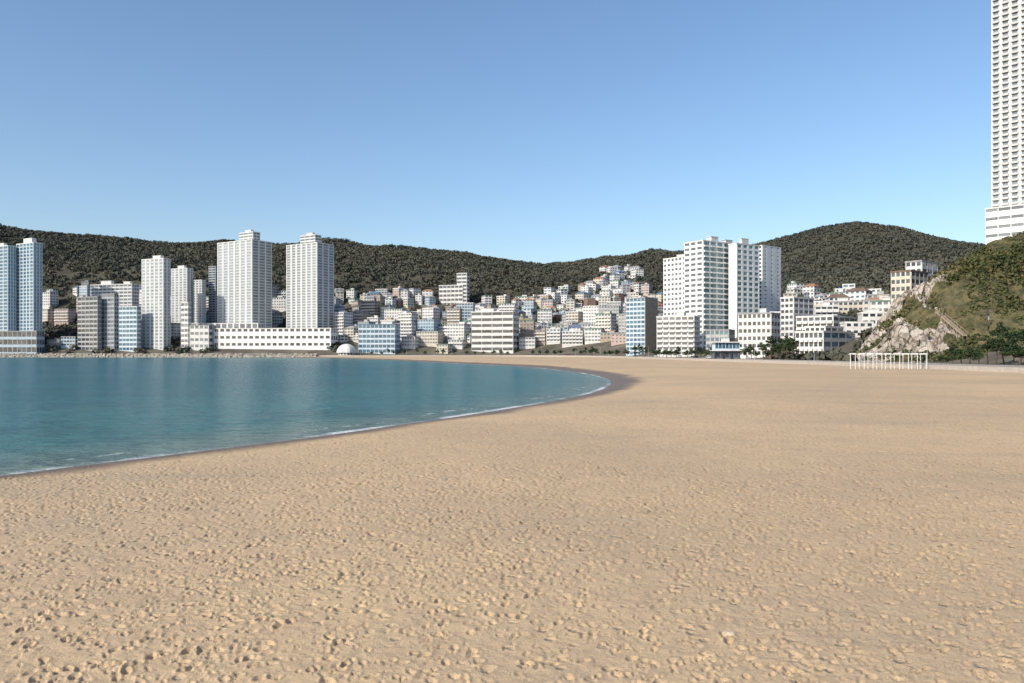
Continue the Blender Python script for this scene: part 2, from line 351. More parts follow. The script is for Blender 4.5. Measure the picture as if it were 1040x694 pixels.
# ---------------------------------------------------------------- rocky hill
m_rock,t,b=nt('cliff_rock'); co=objco(t); rk=attr(t,'rock')
wv=N(t,'ShaderNodeVectorMath',operation='ADD'); nz=N(t,'ShaderNodeTexNoise'); nz.inputs['Scale'].default_value=.25; nz.inputs['Detail'].default_value=6; t.links.new(co,nz.inputs['Vector'])
sc=N(t,'ShaderNodeVectorMath',operation='MULTIPLY'); sc.inputs[1].default_value=(9,9,9); t.links.new(nz.outputs['Color'],sc.inputs[0])
t.links.new(co,wv.inputs[0]); t.links.new(sc.outputs[0],wv.inputs[1])
vo=N(t,'ShaderNodeTexVoronoi'); vo.feature='DISTANCE_TO_EDGE'; vo.inputs['Scale'].default_value=.22; t.links.new(wv.outputs[0],vo.inputs['Vector'])
cr=maprange(t,vo.outputs['Distance'],.0,.12)
rc=mix(t,maprange(t,noise(t,.15,6,.65,co),.35,.65),(.33,.285,.235),(.51,.46,.40)); rc=mix(t,maprange(t,noise(t,.6,5,.7,co),.5,.7,0,.7),rc,(.22,.19,.155)); rc=mix(t,cr,(.13,.11,.088),rc)
gc=mix(t,maprange(t,noise(t,.25,5,.65,co),.35,.65),(.055,.058,.028),(.15,.125,.065))
msk=maprange(t,math_(t,'ADD',rk,math_(t,'MULTIPLY',math_(t,'SUBTRACT',noise(t,.22,5,.6,co),.5),.7)),.38,.54)
t.links.new(mix(t,msk,gc,rc),b.inputs['Base Color']); b.inputs['Roughness'].default_value=.9; b.inputs['Specular IOR Level'].default_value=.15
bump(t,b,noise(t,.5,7,.65,co),1.2,.9)
xs=np.arange(127,341,.8); ys=np.arange(235,431,.8); X,Y=np.meshgrid(xs,ys)
Z=rocky(X,Y); Zc=np.maximum(Z,-1)
rm=rockmask(X,Y,Z)
amp=np.clip(Zc/10,0,1)
rid=1-np.abs(2*vnoise(X/7+.4*Zc/7,Y/7-.3*Zc/7,31)-1); rid2=1-np.abs(2*vnoise(X/2.8+Zc/6,Y/2.8+Zc/5,32)-1)
wx=X+(vnoise(X/4,Y/4,35)-.5)*5; wy=Y+(vnoise(X/4,Y/4,36)-.5)*5
blk=vnoise(np.floor(wx/3.4),np.floor((wy+Zc*.6)/3.8),37); blk2=vnoise(np.floor(wx/7.5),np.floor((wy+Zc*.4)/7),38)
dis=amp*(rm*((rid-.5)*6+(rid2-.5)*3+(blk-.5)*5+(blk2-.5)*7.5)+(1-rm)*((rid-.5)*3+(vnoise(X/14,Y/14,39)-.5)*5))
Z=np.where(Z<-1,-2,Zc+dis)
XX=X-amp*rm*(vnoise(Y/3,Zc/3,33)-.5)*3; YY=Y-amp*rm*((vnoise(X/3,Zc/3,34)-.5)*5+(blk-.5)*4)
tag(obj('rocky_hill',np_mesh('rocky_hill',np.stack([XX,YY,Z],-1).reshape(-1,3),grid_quads(*X.shape),m_rock,{'rock':rm.reshape(-1)})),kind='structure')
x=rng.uniform(136,310,20000); y=rng.uniform(240,345,20000); z=rocky(x,y)
ok=(z>1)&(rockmask(x,y,z)<rng.uniform(.08,1.12,20000))&(vnoise(x/9,y/9,41)>rng.uniform(.0,.42,20000))
C=np.stack([x,y,z+.5],1)[ok][:4600]; k=len(C); r1=rng.uniform(.7,2.5,k)
v,q,tt=leaf_quads(C,np.stack([r1,r1,r1*.8],1),32,.42,rng,np.clip(.15+.65*vnoise(C[:,0]/12,C[:,1]/12,43)+rng.normal(size=k)*.2,0,1),.1)
tag(obj('shrubs',np_mesh('shrubs',v,q,M_shrub,{'tint':tt})),'low olive and brown scrub covering the rocky hill on the right','shrubs',kind='stuff')
# ---------------------------------------------------------------- buildings
PANE={}
def pane_mesh(w,h,m):
    key=(max(.2,round(w,1)),max(.2,round(h,1)),m.name)
    if key not in PANE:
        w,h=key[0]/2,key[1]/2
        me=bpy.data.meshes.new('window'); me.from_pydata([(-w,0,-h),(w,0,-h),(w,0,h),(-w,0,h)],[],[(0,1,2,3)]); me.materials.append(m); PANE[key]=me
    return PANE[key]
BALC={}
def balc_mesh(w,m):
    key=(round(w,1),m.name)
    if key not in BALC:
        w=key[0]/2; mb=MB(); mb.box(-w,w,-1.3,-.36,-.12,.06); mb.box(-w,w,-1.3,-1.2,.06,1.05); mb.box(-w,-w+.1,-1.2,-.36,.06,1.05); mb.box(w-.1,w,-1.2,-.36,.06,1.05)
        BALC[key]=mb.mesh('balcony',m)
    return BALC[key]
class Bld:
    def __init__(s,name,label,cat,loc,group=None):
        s.o=empty(name,loc); s.loc=np.array(loc,float); s.panes=[]; s.balc=[]
        tag(s.o,label,cat,group)
    def facade(s,mb,O,u,n,L,z0,z1,nf,nb,pier,sp,t,g,theta,balc=None,mb2=None):
        fh=(z1-z0)/nf; bw=L/nb; pier=min(pier,bw*.7)
        for i in range(nb+1):
            a=max(0,i*bw-pier/2); b_=min(L,i*bw+pier/2); mb.fbox(O,u,n,a,b_,-.1,t,z0,z1)
        for j in range(nf):
            (mb2 or mb).fbox(O,u,n,0.01,L-.01,-.1 if mb2 is None else .005,t-.06 if mb2 is None else t*.55,z0+j*fh,z0+j*fh+sp*fh)
            for i in range(nb):
                uc=(i+.5)*bw; zc=z0+j*fh+sp*fh+(1-sp)*fh/2
                p=(O[0]+u[0]*uc+n[0]*.04,O[1]+u[1]*uc+n[1]*.04,zc)
                s.panes.append((bw-pier+.02,(1-sp)*fh+.02,p,theta,g,n))
                if balc is not None and j>=1: s.balc.append((bw-pier*.6,(p[0],p[1],z0+j*fh+.02),theta,balc,n))
    def block(s,Xc,Y,a,L1,L2,zb,zt,wm,rm,left=None,right=None,roof='flat',pierw=.7,sp=.45,t=.3,housing=None,found=2.5,eave=None,wname='wall',z1st=None,spm=None):
        lx,ly,lz=s.loc; c=(Xc-lx,Y-ly); ca,sa=math.cos(a),math.sin(a)
        A=(c[0]-L1*ca,c[1]+L1*sa); Bp=(c[0]+L2*sa,c[1]+L2*ca); Dp=(A[0]+L2*sa,A[1]+L2*ca)
        mb=MB(); z0=zb-lz; z1=zt-lz
        mb.prism([A,c,Bp,Dp],z0-found,z1)
        zf=z0 if z1st is None else z0+z1st
        mb2=MB() if spm else None
        for face,O,u,L,n,th in ((left,A,(ca,-sa),L1,(-sa,-ca),-a),(right,c,(sa,ca),L2,(ca,-sa),math.pi/2-a)):
            if not face: continue
            mid=(lx+O[0]+u[0]*L/2,ly+O[1]+u[1]*L/2)
            if mid[0]*n[0]+mid[1]*n[1]>0: continue
            s.facade(mb,O,u,n,L,zf,z1,face[0],max(1,face[1]),face[4] if len(face)>4 else pierw,face[5] if len(face)>5 else sp,t,face[2],th,face[3] if len(face)>3 else None,mb2)
        s.wall=mb.build(wname,wm,s.o)
        if mb2 and mb2.v: mb2.build('spandrel',spm,s.o)
        def off(e):
            return [(c[0]-ca*(L1+e)-sa*e,c[1]+sa*(L1+e)-ca*e),(c[0]+ca*e-sa*e,c[1]-sa*e-ca*e),(c[0]+sa*(L2+e)+ca*e,c[1]+ca*(L2+e)-sa*e),(Dp[0]+sa*e-ca*e,Dp[1]+ca*e+sa*e)]
        e=(t+.05) if eave is None else eave
        mb=MB()
        if roof=='flat':
            mb.prism(off(e),z1,z1+.25)
            o4,i4=off(e),off(e-.3)
            for k in range(4): mb.prism([o4[k],o4[(k+1)%4],i4[(k+1)%4],i4[k]],z1+.25,z1+.95)
        else:
            o4=off(e); h=min(L1,L2)*.3
            P=[np.array(p) for p in o4]
            if L1>=L2: m0=(P[0]+P[3])/2*.75+(P[1]+P[2])/2*.25; m1=(P[1]+P[2])/2*.75+(P[0]+P[3])/2*.25
            else: m0=(P[0]+P[1])/2*.75+(P[3]+P[2])/2*.25; m1=(P[3]+P[2])/2*.75+(P[0]+P[1])/2*.25
            v=[(*p,z1) for p in o4]+[(*m0,z1+h),(*m1,z1+h)]
            f=[(0,1,5,4),(1,2,5),(2,3,4,5),(3,0,4)] if L1>=L2 else [(0,1,4),(1,2,5,4),(2,3,5),(3,0,4,5)]
            mb.add(v,f+[(3,2,1,0)])
        s.roof=mb.build('roof',rm,s.o)
        def at(f1,f2): return (c[0]-L1*f1*ca+L2*f2*sa,c[1]+L1*f1*sa+L2*f2*ca)
        for f1,f2,w1,w2,hh,hm in housing or []:
            mb=MB()
            mb.prism([at(f1+w1,f2),at(f1,f2),at(f1,f2+w2),at(f1+w1,f2+w2)],z1+.25,z1+hh)
            mb.prism([at(f1+w1+.02,f2-.02),at(f1-.02,f2-.02),at(f1-.02,f2+w2+.02),at(f1+w1+.02,f2+w2+.02)],z1+hh,z1+hh+.3)
            mb.build('roof_housing',hm,s.o)
        s.at=at; s.z1=z1
        return s
    def done(s):
        L=[]
        for w,h,p,th,g,n in s.panes:
            d=math.hypot(p[0]+s.loc[0],p[1]+s.loc[1]); f=-(n[0]*(p[0]+s.loc[0])+n[1]*(p[1]+s.loc[1]))/d
            L.append((w*h*f/d/d*1e6,w,h,p,th,g))
        L.sort(key=lambda a:-a[0])
        for _,w,h,p,th,g in L[:100]: obj('window',pane_mesh(w,h,g),s.o,p,th)
        if len(L)>100:
            v=[];f=[]; ms=[]; mi=[]
            for _,w,h,p,th,g in L[100:]:
                ux,uy=math.cos(th)*w/2,math.sin(th)*w/2; k=len(v)
                v+=[(p[0]-ux,p[1]-uy,p[2]-h/2),(p[0]+ux,p[1]+uy,p[2]-h/2),(p[0]+ux,p[1]+uy,p[2]+h/2),(p[0]-ux,p[1]-uy,p[2]+h/2)]; f.append((k,k+1,k+2,k+3))
                if g not in ms: ms.append(g)
                mi.append(ms.index(g))
            me=bpy.data.meshes.new('window'); me.from_pydata(v,[],f)
            for g in ms: me.materials.append(g)
            me.polygons.foreach_set('material_index',mi); me.update()
            tag(obj('window_panes',me,s.o),kind='stuff')
        B=sorted(s.balc,key=lambda a:-(a[0]))
        for w,p,th,m,n in B[:100]: obj('balcony',balc_mesh(w,m),s.o,p,th)
        if len(B)>100:
            mb=MB()
            for w,p,th,m,n in B[100:]:
                u=(math.cos(th),math.sin(th)); O=(p[0]-u[0]*w/2,p[1]-u[1]*w/2)
                mb.fbox(O,u,n,0,w,.36,1.3,p[2]-.12,p[2]+.06); mb.fbox(O,u,n,0,w,1.2,1.3,p[2]+.06,p[2]+1.05)
            tag(mb.build('balcony_rows',m,s.o),kind='stuff')
def P2(px0,pxc,px1,Y,a,D=None):
    a=R(a); k0=(px0-HX)/F; Xc=(pxc-HX)/F*Y; L1=(Xc-k0*Y)/(math.cos(a)+k0*math.sin(a))
    if D is None:
        k1=(px1-HX)/F; D=(k1*Y-Xc)/(math.sin(a)-k1*math.cos(a))
    return Xc,Y,a,L1,D
OCC=[]
def tz(ytop,Y): return EYE+(HY-ytop)/F*Y
def landmark(name,label,cat,px,ytop,Y,a,wm,rm,left,right=None,D=None,group=None,base=None,**kw):
    Xc,Y,a,L1,L2=P2(*px,Y,a,D); assert L1>0 and L2>0,(label,L1,L2)
    pts=[(Xc,Y),(Xc-L1*math.cos(a),Y+L1*math.sin(a)),(Xc+L2*math.sin(a),Y+L2*math.cos(a)),(Xc-L1*math.cos(a)+L2*math.sin(a),Y+L1*math.sin(a)+L2*math.cos(a))]
    zb=min(ground(*p) for p in pts) if base is None else base
    cx=sum(p[0] for p in pts)/4; cy=sum(p[1] for p in pts)/4; OCC.append((cx,cy,math.hypot(L1,L2)/2*.9))
    b=Bld(name,label,cat,(cx,cy,zb),group)
    b.block(Xc,Y,a,L1,L2,zb,tz(ytop,Y),wm,rm,left,right,**kw); b.zb=zb
    return b
def more(b,px,ytop,Y,a,wm,rm,left,right=None,D=None,zb=None,**kw):
    Xc,Y,a,L1,L2=P2(*px,Y,a,D); b.block(Xc,Y,a,L1,L2,b.zb if zb is None else zb,tz(ytop,Y),wm,rm,left,right,**kw); return b
w=W; g=G
b=landmark('glass_tower','blue glass tower cut by the left edge of the picture','tower',(-14,8,16),250,856,28,w['bluewhite'],RF['white'],(30,5,g['blue']),(30,3,g['blue']),pierw=1.2,sp=.35,spm=w['band'],housing=[(.3,.3,.4,.4,4,w['white'])]); b.done()
b=landmark('glass_tower','blue glass tower with white stripes, right one of the pair at the left edge','tower',(17,34,43),247,852,28,w['bluewhite'],RF['white'],(31,5,g['blue']),(31,3,g['pale']),pierw=1.3,sp=.35,spm=w['band'],housing=[(.2,.2,.5,.5,6,w['white'])]); b.done()
b=landmark('podium_building','low dark glazed podium under the blue glass towers','building',(-30,37,40),337,842,6,w['blue'],RF['grey'],(3,14,g['dark']),(3,3,g['dark']),D=12,pierw=.5,sp=.35); b.done()
b=landmark('office_block','dark grey block with glazed front, left of the slim white tower','building',(79,99,103),302,850,22,w['grey'],RF['grey'],(12,5,g['dark']),(12,3,g['dark']),pierw=.6,sp=.35); b.done()
b=landmark('office_block','narrow grey glazed block attached right of the dark grey block','building',(103,116,120),299,853,22,w['aptgrey'],RF['grey'],(13,4,g['grey']),(13,2,g['dark']),pierw=.6,sp=.4); b.done()
b=landmark('apartment_block','wide white apartment block behind the grey glazed blocks','building',(92,134,141),289,905,15,w['aptwhite'],RF['white'],(15,10,g['grey']),(15,3,g['grey']),housing=[(.55,.3,.25,.4,5,w['white']),(.1,.3,.15,.4,3.5,w['white'])]); b.done()
b=landmark('office_block','pale bluish block close to the left foot of the slim white tower','building',(121,139,143),312,845,18,w['bluewhite'],RF['white'],(10,5,g['blue']),(10,2,g['dark']),pierw=.6,sp=.4); b.done()
b=landmark('apartment_tower','slim white apartment tower left of the two tallest towers','tower',(144,166,173),263,850,25,w['aptwhite'],RF['white'],(27,5,g['pale']),(27,2,g['grey']),pierw=2.2,sp=.42,spm=w['bandlight'],housing=[(.2,.2,.35,.5,4,w['white'])]); b.done()
b=landmark('apartment_tower','white tower half hidden behind the slim white tower','tower',(174,190,196),273,905,25,w['aptwhite'],RF['white'],(26,4,g['pale']),(26,2,g['grey']),pierw=2,spm=w['bandlight'],housing=[(.3,.3,.4,.4,4,w['white'])]); b.done()
b=landmark('apartment_tower','shorter white tower just left of the tallest tower','tower',(196,205,209),285,905,25,w['aptwhite'],RF['white'],(22,3,g['grey']),(22,2,g['grey']),pierw=1.6,spm=w['bandlight']); b.done()
b=landmark('apartment_tower','narrow grey tower behind the left side of the tallest tower','tower',(212,219,223),271,925,25,w['aptgrey'],RF['grey'],(26,2,g['dark']),(26,2,g['dark'])); b.done()
b=landmark('office_block','small white block at the left end of the long white mall','building',(184,191,194),308,850,25,w['white'],RF['white'],(9,2,g['grey']),(9,2,g['dark'])); b.done()
for px,ct,lab in ((((221,256,276),244),((243,257,264),236),'tallest white apartment tower on the left shore with a stepped crown'),(((291,322,339),247),((305,320,326),239),'second tallest white apartment tower, standing over the right end of the mall')):
    b=landmark('apartment_tower',lab,'tower',px[0],px[1],872,32,w['aptwhite'],RF['white'],(33,6,g['pale'],None,2.7,.4),(33,3,g['grey'],None,1.9,.35),z1st=8,spm=w['bandlight'],t=.4)
    more(b,ct[0],ct[1],880,32,w['aptwhite'],RF['white'],(3,3,g['grey']),(3,2,g['dark']),zb=tz(px[1],872),found=0,housing=[(.3,.3,.4,.4,3.5,w['white'])],wname='crown_wall')
    b.done()
b=landmark('shopping_mall','long low white mall at the foot of the two tallest towers','building',(217,336,341),334,838,6,w['bright'],RF['white'],(3,20,g['dark'],None,2.2,.62),(3,3,g['dark']),D=22,pierw=1.5)
more(b,(194,262,266),329,862,6,w['bright'],RF['white'],(2,11,g['grey'],None,1.5,.6),(2,3,g['grey']),D=14,wname='upper_wall'); b.done()
b=landmark('shop_building','white block joined to the left end of the long mall','building',(193,212,217),331,844,10,w['white'],RF['grey'],(4,4,g['grey'],None,1.4,.55),(4,2,g['dark']),D=14); b.done()
b=landmark('low_rise_building','blue glazed low building right of the small white pavilion','building',(364,401,406),330,822,10,w['bluewhite'],RF['blue'],(6,9,g['blue']),(6,3,g['blue']),D=16,pierw=.5,sp=.35,housing=[(.1,.2,.3,.5,3.5,w['white'])]); b.done()
b=landmark('office_block','white striped office with long window bands facing the beach','building',(479,521,527),317,818,18,w['white'],RF['white'],(7,4,g['dark'],None,.5,.5),(7,2,g['dark']),D=20,housing=[(.5,.2,.3,.5,4,w['white'])]); b.done()
q=cast(462,312)
b=landmark('hillside_block','white block with a tall square stair tower high on the slope','building',(446,470,478),290,q[1],18,w['white'],RF['white'],(5,6,g['dark']),(5,2,g['dark']),D=14)
more(b,(464,474,478),278,q[1]-.6,18,w['white'],RF['white'],(9,2,g['dark']),(9,1,g['dark']),D=8,wname='tower_wall'); b.done()
b=landmark('office_block','blue glazed office with a tan right side, alone left of big white apartment','building',(636,655,668),303,690,40,w['bluewhite'],RF['grey'],(13,5,g['blue'],None,.6,.35),None)
b.done()
Xc,Yc,a,L1,L2=P2(636,655,668,690,40)
mb=MB(); c=(Xc-b.loc[0],Yc-b.loc[1]); mb.fbox(c,(math.sin(a),math.cos(a)),(math.cos(a),-math.sin(a)),.3,L2-.3,.02,.32,0,b.z1-.6)
mb.build('side_panel',w['tan'],b.o)
b=landmark('apartment_block','big white apartment block with balconies and a lower left wing','building',(695,714,748),245,600,57,w['bright'],RF['white'],(21,3,g['grey'],None,1.6,.5),(21,5,g['teal'],w['bright'],1.5,.3),housing=[(.1,.3,.25,.2,4.5,w['white']),(.05,.7,.2,.2,3,w['white'])])
more(b,(740,748,771),248,603,57,w['bright'],RF['white'],None,(20,4,g['teal'],None,2.2,.4),housing=[(.2,.3,.3,.3,5,w['white'])],wname='right_wing_wall')
more(b,(674,697,720),261,626,57,w['bright'],RF['white'],(19,6,g['grey'],None,1.5,.5),(19,3,g['grey']),D=16,housing=[(.3,.3,.3,.4,3,w['white'])],wname='left_wing_wall'); b.done()
b=landmark('apartment_block','plain pale slab attached behind the right end of big white apartment','building',(768,774,793),250,650,52,w['bright'],RF['white'],(20,1,g['dark']),(20,3,g['pale'],None,6.,.68),pierw=1.2); b.done()
b=landmark('apartment_block','white building stepping down in front of the big apartment, left side','building',(667,705,717),322,566,24,w['white'],RF['white'],(8,6,g['grey'],w['white'],.9,.45),(8,3,g['blue']),D=20,housing=[(.3,.2,.2,.4,3.5,w['white'])]); b.done()
b=landmark('low_rise_building','low grey glazed building right under the big white apartment','building',(717,740,752),336,490,30,w['grey'],RF['grey'],(4,5,g['blue']),(4,3,g['dark']),D=14); b.done()
b=landmark('low_rise_building','white six storey building right of the big apartment','building',(750,783,797),319,440,35,w['white'],RF['grey'],(6,7,g['dark'],None,.9,.5),(6,3,g['dark']),D=16,housing=[(.2,.2,.2,.4,3,w['white'])]); b.done()
b=landmark('low_rise_building','white building with tall narrow front behind the terraced building','building',(793,806,826),303,470,52,w['white'],RF['white'],(8,3,g['dark']),(8,4,g['grey'])); b.done()
b=landmark('low_rise_building','white hotel like building with upper balconies left of the cliff','building',(809,846,868),322,425,42,w['white'],RF['white'],(5,6,g['dark'],w['white'],.7,.45),(5,4,g['dark'])); b.done()
b=landmark('terraced_house','white terraced building with stepped roofs at the cliff foot','building',(808,836,866),338,385,48,w['white'],RF['white'],(3,6,g['dark'],w['white'],.6,.45),(3,4,g['blue'],None,.6,.45))
more(b,(818,838,856),333,392,48,w['white'],RF['white'],(1,4,g['dark']),(1,3,g['dark']),zb=tz(338,385),found=0,wname='upper_wall'); b.done()
b=landmark('hillside_block','cream building on the rim above the rock cliff, nearest the cliff edge','building',(905,925,942),276,395,50,w['cream'],RF['brown'],(4,4,g['dark']),(4,4,g['dark']),base=30,found=25); b.done()
b=landmark('hillside_block','white building just behind the cream one above the cliff','building',(920,936,952),266,430,50,w['white'],RF['grey'],(5,3,g['dark']),(5,3,g['dark']),base=35,found=25); b.done()
b=landmark('skyscraper','very tall white tower rising out of the picture at the right edge','tower',(1007,1056,1100),-90,452,47,w['aptwhite'],RF['white'],(50,5,g['pale'],w['bandlight'],2.2,.36),(50,5,g['grey'],None,1.0,.42),t=.45,base=30,z1st=57,spm=w['bandlight'],housing=[(.2,.2,.5,.5,6,w['white'])])
more(b,(1001,1054,1100),207,446,47,w['bright'],RF['white'],(4,4,g['grey'],None,.4,.66),(4,4,g['grey']),z1st=38,wname='podium_wall'); b.done()
# ---------------------------------------------------------------- hillside houses
wallc=['white']*7+['cream']*4+['grey']*3+['pink','tan','blue','brick']
cname=dict(white='white',cream='cream',grey='grey',pink='dull pink',tan='tan',blue='pale blue',brick='red brick')
st={1:'one storey',2:'two storey',3:'three storey',4:'four storey',5:'five storey',6:'six storey',7:'seven storey'}
def zone(px):
    for lim,n in ((95,'above the blue glass towers'),(143,'near the grey glazed blocks'),(345,'behind the mall towers'),(410,'right of the mall towers'),(478,'around the stair tower block'),(530,'above the striped office'),(585,'mid hillside'),(632,'upper middle hillside'),(672,'behind the blue glazed office'),(800,'behind big white apartment'),(1100,'left of the cliff top')):
        if px<lim: return n
def house(x,y,z,px,nf,L1,L2,a,wk,rk,rt,name,cat,group,front=0):
    zt=z+nf*(3.0 if not front else 3.4)+.3
    b=Bld(name,None,cat,(x,y,z),group)
    nb1=max(1,int(L1/(3.4 if not front else 3.0))); nb2=max(1,int(L2/3.6))
    gl=random.choice([G['dark'],G['grey'],G['grey'],G['blue']])
    hs=None
    if rt=='flat' and random.random()<.6: hs=[(random.uniform(.08,.5),random.uniform(.1,.5),random.uniform(.25,.4),random.uniform(.25,.4),random.uniform(2.2,3.4),W[wk])]
    pw=random.uniform(1.1,1.9) if not front else random.uniform(.5,1.4)
    bal=W['white'] if front and random.random()<.3 else None
    b.block(x,y,a,L1,L2,z,zt,W[wk],RF[rk],(nf,nb1,gl,bal),(nf,nb2,gl),roof=rt,pierw=pw,sp=random.uniform(.45,.6),t=.22,housing=hs,found=6,eave=None if rt=='flat' else .6)
    if rt=='flat' and random.random()<.35:
        mb=MB(); p=b.at(.75,.6); mb.tube((p[0],p[1],b.z1+.2),(p[0],p[1],b.z1+1.9),.85,.85,10); mb.tube((p[0],p[1],b.z1+1.9),(p[0],p[1],b.z1+2.2),.85,.3,10)
        mb.build('water_tank',random.choice([M_tankb,M_tanky]),b.o)
    b.done()
    ro={'flat':'flat roofed','hip':f'{rk} hip roofed'}[rt]
    later(b.o,f'{cname[wk]} {st[nf]} '+('building ' if front else ro+' house ')+('','on the waterfront ','low on slope ')[front]+zone(px),px)
def free(x,y,r):
    for ox,oy,orr in OCC:
        if (ox-x)**2+(oy-y)**2<(orr+r)**2: return False
    return True
def offrock(x,y): return float(rocky(np.array([x]),np.array([y]))[0])<float(terrain(np.array([x]),np.array([y]))[0])-.3
specs=[]
for lo,hi,y0,y1 in ((46,80,846,870),(366,480,822,850),(527,640,800,850),(640,672,720,800)):
    px=lo
    while px<hi:
        Yb=random.uniform(y0,y1); wpx=random.uniform(11,24); specs.append((px+wpx,Yb,wpx)); px+=wpx+random.uniform(-2,2)
for px,Yb,wpx in specs:
    x=(px-HX)/F*Yb; a=R(random.uniform(8,22)); L1=wpx/F*Yb; L2=random.uniform(10,16)
    cx=x-L1/2; cy=Yb+L2/2
    if polydist([x],[Yb],PROM)[0]<20:
        Yb+=25; x=(px-HX)/F*Yb; cx=x-L1/2; cy=Yb+L2/2
    if not free(cx,cy,min(L1,L2)*.35): continue
    OCC.append((cx,cy,math.hypot(L1,L2)*.42))
    wk=random.choice(['white','white','white','white','cream','cream','grey','pink','tan','blue'])
    house(x,Yb,ground(cx,cy),px-wpx/2,random.choice([2,3,3,4,4,5,6]),L1,L2,a,wk,random.choice(['green','grey','grey','white']),'flat','low_rise_building','building','low buildings along the waterfront',1)
nm_=0
for _ in range(2500):
    if nm_>=92: break
    r=random.random()
    if r<.60: px,py=random.uniform(340,672),random.uniform(328,349)
    elif r<.88: px,py=random.uniform(44,345),random.uniform(303,347)
    else: px,py=random.uniform(797,915),random.uniform(312,350)
    h=cast(px,py,rock=False)
    if h is None: continue
    x,y,z=h; L1=random.uniform(12,22); L2=random.uniform(10,15); a=R(random.uniform(6,35))
    cx=x-L1*math.cos(a)/2+L2*math.sin(a)/2; cy=y+L1*math.sin(a)/2+L2*math.cos(a)/2
    if not free(cx,cy,8.) or not offrock(cx,cy) or not offrock(x,y) or polydist([x],[y],PROM)[0]<30: continue
    OCC.append((cx,cy,8.)); wk=random.choice(['white']*5+['cream','cream','grey','grey','tan','pink','blue']) if px<672 else random.choice(['white','white','cream'])
    house(x,y,ground(cx,cy)-.5,px,random.choice([3,4,4,5,5,6,7]) if px<672 else random.choice([2,3]),L1,L2,a,wk,random.choice(['green','grey','grey','white']),'flat','mid_rise_building','building','blocks on the lower slope',2); nm_+=1
UP=np.array([(45,286),(90,286),(91,300),(143,300),(195,300),(290,296),(340,300),(400,300),(440,305),(480,312),(520,314),(545,305),(570,299),(600,293),(625,288),(650,291),(672,302),(700,302),(795,303),(840,299),(905,294)],float)
nh=0; tries=0
while nh<245 and tries<14000:
    tries+=1
    r=random.random()
    if r<.86: px=random.uniform(340,672)
    elif r<.885: px=random.uniform(612,650)
    elif r<.92: px=random.uniform(45,143)
    elif r<.94: px=random.uniform(190,292)
    else: px=random.uniform(795,905)
    up=np.interp(px,UP[:,0],UP[:,1]); lowl=350 if 340<px<672 else (325 if px<300 else 322)
    py=up+(lowl-up)*random.random()**.85
    if .86<=r<.885: py=random.uniform(276,290)
    if px<95 and py>305: continue
    h=cast(px,py,rock=False)
    if h is None: continue
    x,y,z=h
    L1=random.uniform(8,16); L2=random.uniform(7,12); a=R(random.choice([random.uniform(8,40),random.uniform(45,75)]))
    cx=x-L1*math.cos(a)/2+L2*math.sin(a)/2; cy=y+L1*math.sin(a)/2+L2*math.cos(a)/2
    if not free(cx,cy,5.1): continue
    if not offrock(cx,cy): continue
    if polydist([x],[y],PROM)[0]<28: continue
    OCC.append((cx,cy,5.1)); z=ground(cx,cy)-.5
    wk=random.choice(wallc); rt='flat' if random.random()<.66 else 'hip'
    if (py<290 and 600<px<660) or (px>790 and random.random()<.7): wk='white'
    rk=random.choice(['green','grey','grey','white','white']) if rt=='flat' else random.choice(['orange','blue','brown','grey','grey'])
    house(x,y,z,px,random.choice([1,2,2,2,3,3,3,4]),L1,L2,a,wk,rk,rt,'hillside_house','house','houses on the hillside'); nh+=1
# ---------------------------------------------------------------- rounded pavilion
x=(352-HX)/F*812; y=812.; z=1.2
root=tag(empty('pavilion',(x,y,z)),'small white rounded pavilion on the shore right of the mall','building')
OCC.append((x,y,12))
mb=MB(); n=24; rr=9.8; rings=[(rr*math.sqrt(max(0,1-s_i**1.8))+.05,2.4+9.2*s_i) for s_i in np.linspace(0,.985,10)]
v=[(r_*math.cos(2*math.pi*i/n)*(1+.05*math.cos(6*2*math.pi*i/n)),r_*math.sin(2*math.pi*i/n)*(1+.05*math.cos(6*2*math.pi*i/n)),zz) for r_,zz in rings for i in range(n)]
mb.add(v,[(k*n+i,k*n+(i+1)%n,(k+1)*n+(i+1)%n,(k+1)*n+i) for k in range(9) for i in range(n)]+[tuple(range(9*n,10*n))]); mb.build('roof',W['white'],root)
mb=MB(); mb.prism([(rr*.86*math.cos(2*math.pi*i/n),rr*.86*math.sin(2*math.pi*i/n)) for i in range(n)],-.5,3.0); mb.build('wall',W['white'],root)
for i in range(7):
    t_=math.pi*(1.12+.76*i/6); p=(rr*.867*math.cos(t_),rr*.867*math.sin(t_),1.3); obj('window',pane_mesh(1.8,1.8,G['dark']),root,p,t_+math.pi/2)
# ---------------------------------------------------------------- forest on the hills
NF=76000
xs_=rng.uniform(-1250,1000,NF); ys_=rng.uniform(310,1425,NF)
d_=polydist(xs_,ys_,PROM); zz=terrain(xs_,ys_,d_); pxs=HX+xs_/ys_*F; pys=HY-(zz-EYE)/ys_*F
lim=np.interp(pxs,UP[:,0],UP[:,1])+3
ok=(pxs>-90)&(pxs<1120)&((ys_>870)|(pxs>780)|(pxs<360))&(d_>np.where(pxs>780,20,45))&((pys<lim)|(pxs<345)|(pxs>672)|(rng.random(NF)<.5))
ok&=rocky(xs_,ys_)<zz
xs_,ys_,zz=xs_[ok],ys_[ok],zz[ok]
k0=np.ones(len(xs_),bool)
for ox,oy,orr in OCC: k0&=((xs_-ox)**2+(ys_-oy)**2>(orr+2.5)**2)
xs_,ys_,zz=xs_[k0][:19000],ys_[k0][:19000],zz[k0][:19000]; k=len(xs_)
hgt=rng.uniform(3.8,5.8,k)*(.75+.5*vnoise(xs_/60,ys_/60,51))*np.where(ys_<600,.6,1)
